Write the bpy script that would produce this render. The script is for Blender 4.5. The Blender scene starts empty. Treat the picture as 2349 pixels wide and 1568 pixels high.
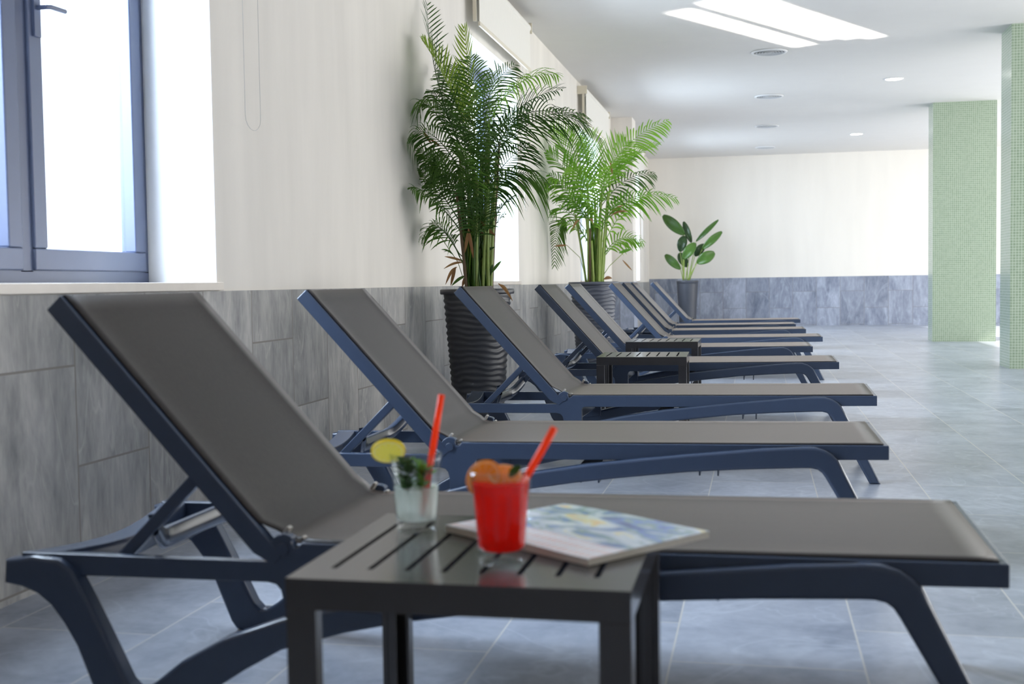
import bpy, bmesh, math, random
from mathutils import Vector, Matrix
random.seed(7)
S = bpy.context.scene
C = S.collection
R = math.radians
PI = math.pi

# ------------------------------------------------------------------ helpers
def link(name, me, mat, parent=None):
    o = bpy.data.objects.new(name, me)
    C.objects.link(o)
    if mat is not None and not me.materials:
        me.materials.append(mat)
    if parent is not None:
        o.parent = parent
    return o

def tag(o, label=None, cat=None, group=None, kind=None):
    if label: o['label'] = label
    if cat: o['category'] = cat
    if group: o['group'] = group
    if kind: o['kind'] = kind
    return o

def empty(name, loc, rz=0.0):
    o = bpy.data.objects.new(name, None)
    o.empty_display_size = 0.1
    C.objects.link(o)
    o.location = loc
    o.rotation_euler = (0, 0, rz)
    return o

def copy_tree(o, parent=None):
    c = o.copy()
    C.objects.link(c)
    c.parent = parent
    for ch in [x for x in bpy.data.objects if x.parent == o]:
        copy_tree(ch, c)
    return c

class MB:
    def __init__(s):
        s.bm = bmesh.new(); s.weighted = False
    def box(s, x0, x1, y0, y1, z0, z1, mi=0):
        b = s.bm
        v = [b.verts.new(p) for p in ((x0,y0,z0),(x1,y0,z0),(x1,y1,z0),(x0,y1,z0),(x0,y0,z1),(x1,y0,z1),(x1,y1,z1),(x0,y1,z1))]
        for q in ((0,3,2,1),(4,5,6,7),(0,1,5,4),(1,2,6,5),(2,3,7,6),(3,0,4,7)):
            f = b.faces.new([v[i] for i in q]); f.material_index = mi
        return s
    def obox(s, c, ax, ay, az):
        """oriented box: centre and three half-axis vectors"""
        b = s.bm; c = Vector(c); ax = Vector(ax); ay = Vector(ay); az = Vector(az)
        v = []
        for k in (-1, 1):
            for (i, j) in ((-1,-1),(1,-1),(1,1),(-1,1)):
                v.append(b.verts.new(c + ax*i + ay*j + az*k))
        for q in ((0,3,2,1),(4,5,6,7),(0,1,5,4),(1,2,6,5),(2,3,7,6),(3,0,4,7)):
            b.faces.new([v[i] for i in q])
        return s
    def prism(s, pts, y0, y1, seams=None):
        """polygon in (x,z) extruded along y; seams: side indices left unbevelled where two pieces meet"""
        b = s.bm
        lay = b.edges.layers.float.get('bevel_weight_edge') or b.edges.layers.float.new('bevel_weight_edge')
        a = [b.verts.new((p[0], y0, p[1])) for p in pts]
        c = [b.verts.new((p[0], y1, p[1])) for p in pts]
        f1 = b.faces.new(a); f2 = b.faces.new(c[::-1])
        n = len(pts)
        for i in range(n):
            j = (i+1) % n
            b.faces.new((a[i], c[i], c[j], a[j]))
        if seams is not None:
            s.weighted = True
            for i in range(n):
                if i in seams: continue
                for q in (a, c):
                    e = b.edges.get((q[i], q[(i+1) % n]))
                    if e: e[lay] = 1.0
        return s
    def lathe(s, prof, seg=48, c=(0,0), cap_bottom=True, cap_top=True, rf=None):
        b = s.bm; rings = []
        for (r, z) in prof:
            ring = []
            for k in range(seg):
                t = 2*PI*k/seg
                rr = r + (rf(r, z, t) if rf else 0)
                ring.append(b.verts.new((c[0]+rr*math.cos(t), c[1]+rr*math.sin(t), z)))
            rings.append(ring)
        for i in range(len(rings)-1):
            for k in range(seg):
                l = (k+1) % seg
                b.faces.new((rings[i][k], rings[i][l], rings[i+1][l], rings[i+1][k]))
        if cap_bottom: b.faces.new(rings[0][::-1])
        if cap_top: b.faces.new(rings[-1])
        return s
    def tube(s, pts, rad, seg=8, cap=True):
        b = s.bm; pts = [Vector(p) for p in pts]; n = len(pts)
        rads = rad if isinstance(rad, (list, tuple)) else [rad]*n
        rings = []; prev = None
        for i, p in enumerate(pts):
            d = (pts[min(i+1, n-1)] - pts[max(i-1, 0)]).normalized()
            if prev is None:
                a = Vector((0,0,1)) if abs(d.z) < .9 else Vector((1,0,0))
                x = d.cross(a).normalized()
            else:
                x = (prev - d*prev.dot(d)).normalized()
            prev = x; y = d.cross(x)
            rings.append([b.verts.new(p + (x*math.cos(2*PI*k/seg) + y*math.sin(2*PI*k/seg))*rads[i]) for k in range(seg)])
        for i in range(n-1):
            for k in range(seg):
                l = (k+1) % seg
                b.faces.new((rings[i][k], rings[i][l], rings[i+1][l], rings[i+1][k]))
        if cap:
            b.faces.new(rings[0][::-1]); b.faces.new(rings[-1])
        return s
    def grid(s, rows, close=False):
        b = s.bm
        vv = [[b.verts.new(p) for p in r] for r in rows]
        for i in range(len(vv)-1):
            for j in range(len(vv[0])-1):
                b.faces.new((vv[i][j], vv[i][j+1], vv[i+1][j+1], vv[i+1][j]))
        return s
    def build(s, name, mat, parent=None, smooth=False, bevel=0.0, seg=2, loc=None, angle=35):
        b = s.bm
        bmesh.ops.recalc_face_normals(b, faces=b.faces[:])
        me = bpy.data.meshes.new(name)
        b.to_mesh(me); b.free()
        if smooth:
            for p in me.polygons: p.use_smooth = True
        mats = mat if isinstance(mat, (list, tuple)) else [mat]
        for m in mats: me.materials.append(m)
        o = link(name, me, None, parent)
        if bevel > 0:
            md = o.modifiers.new('bevel', 'BEVEL'); md.width = bevel; md.segments = seg
            md.limit_method = 'WEIGHT' if s.weighted else 'ANGLE'; md.angle_limit = R(angle)
            if s.weighted:
                for p in me.polygons: p.use_smooth = abs(p.normal.y) < .5
            else:
                for p in me.polygons: p.use_smooth = True
            md.harden_normals = True
        if loc: o.location = loc
        return o

def solidify(o, t, off=0.0):
    m = o.modifiers.new('solid', 'SOLIDIFY'); m.thickness = t; m.offset = off
    return o

# ------------------------------------------------------------------ materials
def newmat(name):
    m = bpy.data.materials.new(name); m.use_nodes = True
    nt = m.node_tree
    return m, nt, nt.nodes, nt.links, nt.nodes['Principled BSDF']

def setp(b, **k):
    names = dict(color='Base Color', rough='Roughness', metal='Metallic', spec='Specular IOR Level', trans='Transmission Weight',
                 ior='IOR', sheen='Sheen Weight', sheenr='Sheen Roughness', coat='Coat Weight', coatr='Coat Roughness', sss='Subsurface Weight')
    for a, v in k.items():
        b.inputs[names[a]].default_value = (*v, 1) if a == 'color' else v

def mat_simple(name, color, rough=.5, var=.0, scale=20, bump=0.0, **k):
    m, nt, N, L, b = newmat(name)
    setp(b, color=color, rough=rough, **k)
    tc = N.new('ShaderNodeTexCoord'); ns = N.new('ShaderNodeTexNoise')
    ns.inputs['Scale'].default_value = scale; ns.inputs['Detail'].default_value = 4
    L.new(tc.outputs['Object'], ns.inputs['Vector'])
    if var > 0:
        mr = N.new('ShaderNodeMapRange'); mr.inputs[3].default_value = 1-var; mr.inputs[4].default_value = 1+var
        L.new(ns.outputs['Fac'], mr.inputs[0])
        mx = N.new('ShaderNodeMix'); mx.data_type = 'RGBA'; mx.blend_type = 'MULTIPLY'
        mx.inputs['Factor'].default_value = 1; mx.inputs[6].default_value = (*color, 1)
        L.new(mr.outputs[0], mx.inputs[7]); L.new(mx.outputs[2], b.inputs['Base Color'])
    if bump > 0:
        bp = N.new('ShaderNodeBump'); bp.inputs['Strength'].default_value = bump; bp.inputs['Distance'].default_value = .01
        L.new(ns.outputs['Fac'], bp.inputs['Height']); L.new(bp.outputs[0], b.inputs['Normal'])
    return m

def mat_tile(name, axes, off, ca, cb, grout, rough, bw=.59, rh=.41, streak=(1,1,1), mortar=.0035, groutcol=True, spec=.5, nscale=3.0):
    """stone tiles. axes: (i,j): world axis index along the brick, across the rows; off: offsets"""
    m, nt, N, L, b = newmat(name)
    g = N.new('ShaderNodeNewGeometry'); sp = N.new('ShaderNodeSeparateXYZ'); L.new(g.outputs['Position'], sp.inputs[0])
    cx = N.new('ShaderNodeCombineXYZ')
    for k in (0, 1):
        ad = N.new('ShaderNodeMath'); ad.operation = 'SUBTRACT'; ad.inputs[1].default_value = off[k]
        L.new(sp.outputs[axes[k]], ad.inputs[0]); L.new(ad.outputs[0], cx.inputs[k])
    br = N.new('ShaderNodeTexBrick'); br.offset = .5; br.offset_frequency = 2; br.squash = 1
    br.inputs['Scale'].default_value = 1; br.inputs['Mortar Size'].default_value = mortar; br.inputs['Mortar Smooth'].default_value = .1
    br.inputs['Bias'].default_value = 0; br.inputs['Brick Width'].default_value = bw; br.inputs['Row Height'].default_value = rh
    br.inputs['Color1'].default_value = (.0, .0, .0, 1); br.inputs['Color2'].default_value = (1, 1, 1, 1); br.inputs['Mortar'].default_value = (.5, .5, .5, 1)
    L.new(cx.outputs[0], br.inputs['Vector'])
    # stone pattern, shifted per tile
    sc = N.new('ShaderNodeVectorMath'); sc.operation = 'SCALE'; sc.inputs['Scale'].default_value = 7.3
    L.new(br.outputs['Color'], sc.inputs[0])
    ad = N.new('ShaderNodeVectorMath'); ad.operation = 'ADD'; L.new(g.outputs['Position'], ad.inputs[0]); L.new(sc.outputs[0], ad.inputs[1])
    mp = N.new('ShaderNodeVectorMath'); mp.operation = 'MULTIPLY'; mp.inputs[1].default_value = streak; L.new(ad.outputs[0], mp.inputs[0])
    n1 = N.new('ShaderNodeTexNoise'); n1.inputs['Scale'].default_value = nscale; n1.inputs['Detail'].default_value = 9; n1.inputs['Roughness'].default_value = .68
    n1.inputs['Distortion'].default_value = .6
    L.new(mp.outputs[0], n1.inputs['Vector'])
    n2 = N.new('ShaderNodeTexNoise'); n2.inputs['Scale'].default_value = nscale*9; n2.inputs['Detail'].default_value = 5
    L.new(mp.outputs[0], n2.inputs['Vector'])
    mm = N.new('ShaderNodeMath'); mm.operation = 'MULTIPLY_ADD'; mm.inputs[1].default_value = .3; L.new(n2.outputs['Fac'], mm.inputs[0]); L.new(n1.outputs['Fac'], mm.inputs[2])
    cr = N.new('ShaderNodeValToRGB'); cr.color_ramp.elements[0].position = .45; cr.color_ramp.elements[1].position = .85
    cr.color_ramp.elements[0].color = (*ca, 1); cr.color_ramp.elements[1].color = (*cb, 1)
    L.new(mm.outputs[0], cr.inputs[0])
    # pale veins
    mu = N.new('ShaderNodeTexNoise'); mu.inputs['Scale'].default_value = nscale*.55; mu.inputs['Detail'].default_value = 3; mu.inputs['Distortion'].default_value = 1.6
    L.new(mp.outputs[0], mu.inputs['Vector'])
    vr = N.new('ShaderNodeValToRGB'); e = vr.color_ramp.elements
    e[0].position = .485; e[0].color = (0,0,0,1); e[1].position = .5; e[1].color = (1,1,1,1); e.new(.515).color = (0,0,0,1)
    L.new(mu.outputs['Fac'], vr.inputs[0])
    vm = N.new('ShaderNodeMath'); vm.operation = 'MULTIPLY'; vm.inputs[1].default_value = .22; L.new(vr.outputs[0], vm.inputs[0])
    mv = N.new('ShaderNodeMix'); mv.data_type = 'RGBA'; L.new(vm.outputs[0], mv.inputs['Factor']); L.new(cr.outputs[0], mv.inputs[6])
    mv.inputs[7].default_value = (min(cb[0]*1.5, .9), min(cb[1]*1.5, .9), min(cb[2]*1.45, .9), 1)
    # per tile tone
    mr = N.new('ShaderNodeMapRange'); mr.inputs[3].default_value = .9; mr.inputs[4].default_value = 1.1; L.new(br.outputs['Color'], mr.inputs[0])
    mt = N.new('ShaderNodeMix'); mt.data_type = 'RGBA'; mt.blend_type = 'MULTIPLY'; mt.inputs['Factor'].default_value = 1
    L.new(mv.outputs[2], mt.inputs[6]); L.new(mr.outputs[0], mt.inputs[7])
    mg = N.new('ShaderNodeMix'); mg.data_type = 'RGBA'; L.new(br.outputs['Fac'], mg.inputs['Factor']); L.new(mt.outputs[2], mg.inputs[6]); mg.inputs[7].default_value = (*grout, 1)
    L.new(mg.outputs[2], b.inputs['Base Color'])
    setp(b, rough=rough, spec=spec)
    bp = N.new('ShaderNodeBump'); bp.inputs['Strength'].default_value = .25; bp.inputs['Distance'].default_value = .004
    sb = N.new('ShaderNodeMath'); sb.operation = 'SUBTRACT'; L.new(mm.outputs[0], sb.inputs[0]); L.new(br.outputs['Fac'], sb.inputs[1])
    L.new(sb.outputs[0], bp.inputs['Height']); L.new(bp.outputs[0], b.inputs['Normal'])
    return m

def mat_mosaic(name, axes, ca, cb, grout, p=.025):
    m, nt, N, L, b = newmat(name)
    g = N.new('ShaderNodeNewGeometry'); sp = N.new('ShaderNodeSeparateXYZ'); L.new(g.outputs['Position'], sp.inputs[0])
    cx = N.new('ShaderNodeCombineXYZ')
    for k in (0, 1): L.new(sp.outputs[axes[k]], cx.inputs[k])
    br = N.new('ShaderNodeTexBrick'); br.offset = 0; br.squash = 1
    br.inputs['Scale'].default_value = 1; br.inputs['Mortar Size'].default_value = .0018; br.inputs['Brick Width'].default_value = p; br.inputs['Row Height'].default_value = p
    br.inputs['Color1'].default_value = (*ca, 1); br.inputs['Color2'].default_value = (*cb, 1); br.inputs['Mortar'].default_value = (*grout, 1)
    L.new(cx.outputs[0], br.inputs['Vector']); L.new(br.outputs['Color'], b.inputs['Base Color'])
    setp(b, rough=.18, spec=.5)
    bp = N.new('ShaderNodeBump'); bp.invert = True; bp.inputs['Strength'].default_value = .5; bp.inputs['Distance'].default_value = .002
    L.new(br.outputs['Fac'], bp.inputs['Height']); L.new(bp.outputs[0], b.inputs['Normal'])
    return m

def mat_plaster(name, color, var=.03, dirt=True):
    m, nt, N, L, b = newmat(name)
    g = N.new('ShaderNodeNewGeometry')
    mp = N.new('ShaderNodeVectorMath'); mp.operation = 'MULTIPLY'; mp.inputs[1].default_value = (3, 3, .5); L.new(g.outputs['Position'], mp.inputs[0])
    n = N.new('ShaderNodeTexNoise'); n.inputs['Scale'].default_value = 1.6; n.inputs['Detail'].default_value = 7; L.new(mp.outputs[0], n.inputs['Vector'])
    mr = N.new('ShaderNodeMapRange'); mr.inputs[1].default_value = .3; mr.inputs[2].default_value = .75; mr.inputs[3].default_value = 1-var*2; mr.inputs[4].default_value = 1+var*.3
    L.new(n.outputs['Fac'], mr.inputs[0])
    mx = N.new('ShaderNodeMix'); mx.data_type = 'RGBA'; mx.blend_type = 'MULTIPLY'; mx.inputs['Factor'].default_value = 1
    mx.inputs[6].default_value = (*color, 1); L.new(mr.outputs[0], mx.inputs[7]); L.new(mx.outputs[2], b.inputs['Base Color'])
    n2 = N.new('ShaderNodeTexNoise'); n2.inputs['Scale'].default_value = 60; L.new(g.outputs['Position'], n2.inputs['Vector'])
    bp = N.new('ShaderNodeBump'); bp.inputs['Strength'].default_value = .08; bp.inputs['Distance'].default_value = .004
    L.new(n2.outputs['Fac'], bp.inputs['Height']); L.new(bp.outputs[0], b.inputs['Normal'])
    setp(b, rough=.75, spec=.3)
    return m

def mat_leaf(name, c1, c2, trans=.35, rough=.4):
    m, nt, N, L, b = newmat(name)
    oi = N.new('ShaderNodeObjectInfo'); tc = N.new('ShaderNodeTexCoord')
    n = N.new('ShaderNodeTexNoise'); n.inputs['Scale'].default_value = 9; L.new(tc.outputs['Object'], n.inputs['Vector'])
    ad = N.new('ShaderNodeMath'); ad.operation = 'ADD'; L.new(oi.outputs['Random'], ad.inputs[0]); L.new(n.outputs['Fac'], ad.inputs[1])
    mr = N.new('ShaderNodeMapRange'); mr.inputs[1].default_value = .4; mr.inputs[2].default_value = 1.5; L.new(ad.outputs[0], mr.inputs[0])
    mx = N.new('ShaderNodeMix'); mx.data_type = 'RGBA'; mx.inputs[6].default_value = (*c1, 1); mx.inputs[7].default_value = (*c2, 1)
    L.new(mr.outputs[0], mx.inputs['Factor']); L.new(mx.outputs[2], b.inputs['Base Color'])
    setp(b, rough=rough)
    tr = N.new('ShaderNodeBsdfTranslucent'); L.new(mx.outputs[2], tr.inputs['Color'])
    ms = N.new('ShaderNodeMixShader'); ms.inputs[0].default_value = trans
    L.new(b.outputs[0], ms.inputs[1]); L.new(tr.outputs[0], ms.inputs[2])
    L.new(ms.outputs[0], N['Material Output'].inputs['Surface'])
    return m

def mat_fabric(name):
    m, nt, N, L, b = newmat(name)
    tc = N.new('ShaderNodeTexCoord')
    w1 = N.new('ShaderNodeTexWave'); w1.wave_type = 'BANDS'; w1.bands_direction = 'X'; w1.inputs['Scale'].default_value = 150
    w2 = N.new('ShaderNodeTexWave'); w2.wave_type = 'BANDS'; w2.bands_direction = 'Y'; w2.inputs['Scale'].default_value = 150
    for w in (w1, w2):
        w.inputs['Distortion'].default_value = .4; L.new(tc.outputs['Object'], w.inputs['Vector'])
    mu = N.new('ShaderNodeMath'); mu.operation = 'MULTIPLY'; L.new(w1.outputs['Fac'], mu.inputs[0]); L.new(w2.outputs['Fac'], mu.inputs[1])
    mpp = N.new('ShaderNodeVectorMath'); mpp.operation = 'MULTIPLY'; mpp.inputs[1].default_value = (2, 40, 40); L.new(tc.outputs['Object'], mpp.inputs[0])
    n = N.new('ShaderNodeTexNoise'); n.inputs['Scale'].default_value = 3; n.inputs['Detail'].default_value = 5; L.new(mpp.outputs[0], n.inputs['Vector'])
    ad = N.new('ShaderNodeMath'); ad.operation = 'MULTIPLY_ADD'; ad.inputs[1].default_value = .35; L.new(mu.outputs[0], ad.inputs[0]); L.new(n.outputs['Fac'], ad.inputs[2])
    cr = N.new('ShaderNodeValToRGB'); cr.color_ramp.elements[0].position = .3; cr.color_ramp.elements[1].position = .95
    cr.color_ramp.elements[0].color = (.023, .0185, .0175, 1); cr.color_ramp.elements[1].color = (.046, .038, .035, 1)
    L.new(ad.outputs[0], cr.inputs[0]); L.new(cr.outputs[0], b.inputs['Base Color'])
    bp = N.new('ShaderNodeBump'); bp.inputs['Strength'].default_value = .15; bp.inputs['Distance'].default_value = .0006
    L.new(mu.outputs[0], bp.inputs['Height']); L.new(bp.outputs[0], b.inputs['Normal'])
    setp(b, rough=.42, spec=.33, sheen=.28, sheenr=.25); b.inputs['Sheen Tint'].default_value = (1, .86, .76, 1)
    return m

def mat_glass(name, color=(1,1,1), rough=0.0, ior=1.45):
    m, nt, N, L, b = newmat(name)
    setp(b, color=color, rough=rough, trans=1.0, ior=ior)
    return m

def mat_pane(name):
    m, nt, N, L, b = newmat(name)
    tr = N.new('ShaderNodeBsdfTransparent'); tr.inputs[0].default_value = (.97, .985, 1, 1)
    gl = N.new('ShaderNodeBsdfGlossy'); gl.inputs['Roughness'].default_value = .02
    ms = N.new('ShaderNodeMixShader'); ms.inputs[0].default_value = .06
    L.new(tr.outputs[0], ms.inputs[1]); L.new(gl.outputs[0], ms.inputs[2]); L.new(ms.outputs[0], N['Material Output'].inputs['Surface'])
    return m

def mat_emit(name, color, st):
    m, nt, N, L, b = newmat(name)
    setp(b, color=(.8,.8,.8)); b.inputs['Emission Color'].default_value = (*color, 1); b.inputs['Emission Strength'].default_value = st
    return m

M = {}
M['plaster'] = mat_plaster('plaster_wall', (.82, .775, .71), .05)
M['plaster_far'] = mat_plaster('plaster_far_wall', (.86, .82, .75), .02)
M['ceiling'] = mat_plaster('ceiling_paint', (.71, .69, .655), .01)
M['dado'] = mat_tile('slate_wall_tile', (2, 1), (.02, 3.082), (.19, .192, .195), (.47, .455, .43), (.20, .185, .165), .5, streak=(1, 1.6, .45), nscale=4)
M['dado_far'] = mat_tile('slate_wall_tile_far', (2, 0), (.02, .2), (.15, .175, .24), (.42, .46, .56), (.22, .22, .23), .5, streak=(1.4, 1, .5), nscale=2.5)
M['floor'] = mat_tile('stone_floor_tile', (1, 0), (.194, .22), (.235, .265, .33), (.45, .485, .56), (.56, .55, .53), .30, streak=(1, 1, 1), nscale=3.2, mortar=.0026)
GC = ((.25, .325, .225), (.30, .37, .265), (.52, .58, .47))
M['mosaic_x'] = mat_mosaic('mosaic_front', (0, 2), *GC)
M['mosaic_y'] = mat_mosaic('mosaic_side', (1, 2), *GC)
M['reveal'] = mat_plaster('reveal_paint', (.86, .87, .88), .01)
M['marble'] = mat_simple('marble_sill', (.75, .68, .60), .3, .12, 9)
M['winframe'] = mat_simple('window_frame_paint', (.085, .105, .175), .35, .03)
M['pane'] = mat_pane('window_pane')
M['frame'] = mat_simple('lounger_frame_resin', (.049, .070, .118), .26, .06, 30, spec=.6)
M['fabric'] = mat_fabric('sling_fabric')
M['clip'] = mat_simple('clip_metal', (.45, .42, .38), .4)
M['table'] = mat_simple('table_resin', (.036, .034, .036), .20, .05, 30, spec=1.0)
M['blind'] = mat_simple('blind_cloth', (.82, .79, .72), .8, .02)
M['blindbar'] = mat_simple('blind_cream_plastic', (.74, .68, .55), .5)
M['chain'] = mat_simple('bead_chain', (.60, .59, .57), .4)
M['pot'] = mat_simple('pot_plastic', (.036, .038, .046), .4, .08, 25, spec=.5)
M['pot2'] = mat_simple('pot_grey_plastic', (.10, .11, .14), .4, .08, 25, spec=.5)
M['pot3'] = mat_simple('pot_slate', (.05, .055, .07), .45, .08, 25)
M['soil'] = mat_simple('soil', (.06, .045, .035), .95, .3, 60, .5)
M['palm_d'] = mat_leaf('palm_leaf_dark', (.022, .072, .012), (.10, .22, .03), .4)
M['palm_l'] = mat_leaf('palm_leaf_light', (.11, .31, .02), (.28, .54, .06), .5)
M['palm_y'] = mat_leaf('palm_leaf_yellow', (.22, .36, .03), (.35, .48, .06), .45)
M['dry'] = mat_leaf('dry_leaf', (.28, .13, .05), (.42, .24, .10), .3, .7)
M['cane'] = mat_simple('cane_green', (.22, .30, .07), .5, .25, 14)
M['cane_l'] = mat_simple('cane_bright', (.28, .38, .08), .5, .2, 14)
M['cane_b'] = mat_simple('cane_brown', (.13, .085, .045), .7, .3, 20)
M['bigleaf'] = mat_leaf('broad_leaf', (.035, .10, .010), (.075, .17, .025), .2, .35)
M['bigleaf_d'] = mat_leaf('broad_leaf_dark', (.018, .052, .012), (.035, .08, .02), .15, .35)
M['white'] = mat_simple('white_plastic', (.78, .78, .77), .5)
M['grille'] = mat_simple('grille_grey', (.55, .56, .56), .5)
M['dark'] = mat_simple('duct_dark', (.20, .20, .20), .8)
M['lamp'] = mat_emit('downlight_lens', (1, .98, .95), 14)
def mat_thin(name):
    m, nt, N, L, b = newmat(name)
    tr = N.new('ShaderNodeBsdfTransparent'); tr.inputs[0].default_value = (.95, .97, .97, 1)
    gl = N.new('ShaderNodeBsdfGlossy'); gl.inputs['Roughness'].default_value = .03
    lw = N.new('ShaderNodeLayerWeight'); lw.inputs['Blend'].default_value = .5
    pw = N.new('ShaderNodeMath'); pw.operation = 'POWER'; pw.inputs[1].default_value = 4; L.new(lw.outputs['Facing'], pw.inputs[0])
    fr = N.new('ShaderNodeMath'); fr.operation = 'MULTIPLY_ADD'; fr.inputs[1].default_value = .55; fr.inputs[2].default_value = .035; L.new(pw.outputs[0], fr.inputs[0])
    ms = N.new('ShaderNodeMixShader'); L.new(fr.outputs[0], ms.inputs[0])
    L.new(tr.outputs[0], ms.inputs[1]); L.new(gl.outputs[0], ms.inputs[2]); L.new(ms.outputs[0], N['Material Output'].inputs['Surface'])
    return m
M['glass'] = mat_thin('tumbler_glass')
M['steel'] = mat_simple('brushed_metal', (.6, .6, .62), .3, metal=1.0)

# ------------------------------------------------------------------ camera
cam = bpy.data.cameras.new('camera'); camo = bpy.data.objects.new('camera', cam); C.objects.link(camo); S.camera = camo
F_PX, YAW, PITCH, ROLL, CH = 2702.989, R(11.8125), R(2.8519), R(.8291), .8299
fw = Vector((-math.sin(YAW)*math.cos(PITCH), math.cos(YAW)*math.cos(PITCH), -math.sin(PITCH)))
r0 = Vector((math.cos(YAW), math.sin(YAW), 0)); u0 = r0.cross(fw)
rr = r0*math.cos(ROLL) - u0*math.sin(ROLL); uu = u0*math.cos(ROLL) + r0*math.sin(ROLL)
camo.matrix_world = Matrix(((rr.x, uu.x, -fw.x, 0), (rr.y, uu.y, -fw.y, 0), (rr.z, uu.z, -fw.z, CH), (0, 0, 0, 1)))
cam.sensor_width = 36; cam.sensor_fit = 'HORIZONTAL'; cam.lens = F_PX/2349*36
cam.clip_start = .05; cam.clip_end = 200
cam.dof.use_dof = True; cam.dof.focus_distance = 6.2; cam.dof.aperture_fstop = 4.2; cam.dof.aperture_blades = 9

# ------------------------------------------------------------------ room
XW, XG, YF, HC = -1.95, -2.25, 21.7, 3.055      # wall face, glazing plane, far wall, ceiling
ZS, ZT = .845, 2.56                              # window sill and head
XR, YB = 6.6, -3.6
WIN = [(2.42, 4.03), (8.02, 9.64), (13.15, 14.83), (18.2, 19.9)]
BW = []
def S_(o, kind='structure'): o['kind'] = kind; return o

S_(MB().box(XG-.2, XR+.3, YB-.3, YF+.3, -.12, 0).build('floor', M['floor']))
S_(MB().box(XG-.2, XR+.3, YB-.3, YF+.3, HC, HC+.15).build('ceiling', M['ceiling']))
m = MB()
allw = BW + WIN
segs = []; y = YB-.3
for (a, b_) in allw:
    segs.append((y, a)); y = b_
segs.append((y, YF+.3))
for (a, b_) in segs: m.box(XG-.15, XW, a, b_, 0, HC)
for (a, b_) in allw:
    m.box(XG-.15, XW, a, b_, 0, ZS-.025); m.box(XG-.15, XW, a, b_, ZT, HC)
wl = S_(m.build('wall_left', M['plaster']))
S_(MB().box(XW, XW+.008, YB, YF, 0, ZS-.028).build('tile_dado', M['dado'], wl))
# bright painted jambs and head of every recess
for i, (a, b_) in enumerate(allw):
    mm = MB()
    mm.box(XG+.03, XW+.001, b_-.004, b_+.001, ZS, ZT); mm.box(XG+.03, XW+.001, a-.001, a+.004, ZS, ZT)
    mm.box(XG+.03, XW+.001, a, b_, ZT-.004, ZT+.001)
    S_(mm.build('reveal', M['reveal'], wl))
wf = S_(MB().box(XG-.2, XR+.3, YF, YF+.25, 0, HC).build('wall_far', M['plaster_far']))
S_(MB().box(XW, XR, YF-.01, YF, 0, .868).build('tile_dado', M['dado_far'], wf))
# glazed side towards the pool (to the right, outside the picture)
m = MB()
RW = [(3.4, 6.4), (7.2, 11.4), (12.6, 15.9), (16.9, 20.7)]
y = YB
for (a, b_) in RW:
    m.box(XR, XR+.25, y, a, 0, HC); m.box(XR, XR+.25, a, b_, 2.6, HC); y = b_
m.box(XR, XR+.25, y, YF, 0, HC)
S_(m.build('wall_right', M['plaster']))
S_(MB().box(XG-.2, XR+.3, YB-.25, YB, 0, HC).build('wall_near', M['plaster']))

# pilaster on the left wall
pl = S_(MB().box(XW, -1.662, 16.1, 16.55, 0, HC).build('wall_pilaster', M['plaster']))
S_(MB().box(XW+.001, -1.654, 16.092, 16.558, 0, ZS-.02).build('tile_dado', M['dado_far'], pl))

def pillar(x, y, w, d, label):
    m = MB(); m.box(x, x+w, y, y+d, 0, HC)
    o = m.build('mosaic_pillar', [M['mosaic_x'], M['mosaic_y']])
    for p in o.data.polygons: p.material_index = 1 if abs(p.normal.x) > .5 else 0
    o['kind'] = 'structure'; o['label'] = label; o['category'] = 'pillar'
    return o
pillar(2.199, 15.965, .77, .395, 'free-standing pale green mosaic pillar, the farther one')
pillar(2.205, 11.22, .77, .446, 'pale green mosaic pillar nearest the camera, cut by the picture edge')

# windows
def window(n, a, b_):
    w = S_(empty('window_%d' % n, (XG, (a+b_)/2, ZS)))
    def P(m, name, mat, bev=.004):
        o = m.build(name, mat, None, bevel=bev); o.parent = w; o.matrix_parent_inverse = Matrix.Translation((-XG, -(a+b_)/2, -ZS)); return o
    f = .038; x0, x1 = XG-.03, XG+.03
    m = MB(); m.box(x0, x1, a, b_, ZS, ZS+f+.012); m.box(x0, x1, a, b_, ZT-f, ZT)
    m.box(x0, x1, a, a+f, ZS+f, ZT-f); m.box(x0, x1, b_-f, b_, ZS+f, ZT-f)
    c = (a+b_)/2 + .055
    m.box(x0, x1, c-.035, c+.035, ZS+f, ZT-f)
    P(m, 'frame', M['winframe'])
    for (s0, s1, glz) in ((a+f, c-.03, 0), (c+.03, b_-f, 1)):
        m = MB(); q = .070; z0, z1 = ZS+f+.008, ZT-f
        m.box(x0+.01, x1+.012, s0, s1, z0, z0+q); m.box(x0+.01, x1+.012, s0, s1, z1-q, z1)
        m.box(x0+.01, x1+.012, s0, s0+q, z0+q, z1-q); m.box(x0+.01, x1+.012, s1-q, s1, z0+q, z1-q)
        P(m, 'sash', M['winframe'], .006)
        m = MB(); m.box(XG-.008, XG+.002, s0+q, s1-q, z0+q, z1-q); P(m, 'pane', M['pane'], 0)
    m = MB(); m.box(x1+.01, x1+.022, c+.05, c+.085, 1.62, 1.76)
    m.tube([(x1+.02, c+.067, 1.71), (x1+.055, c+.067, 1.71), (x1+.06, c+.08, 1.712), (x1+.06, c+.16, 1.715)], .008, 8)
    P(m, 'handle', M['winframe'], .002)
    m = MB(); m.box(XG-.03, XW+.018, a-.02, b_+.025, ZS-.026, ZS+.004)
    P(m, 'sill', M['marble'], .003)
    return w
for i, (a, b_) in enumerate(WIN): window(i+1, a, b_)

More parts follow.
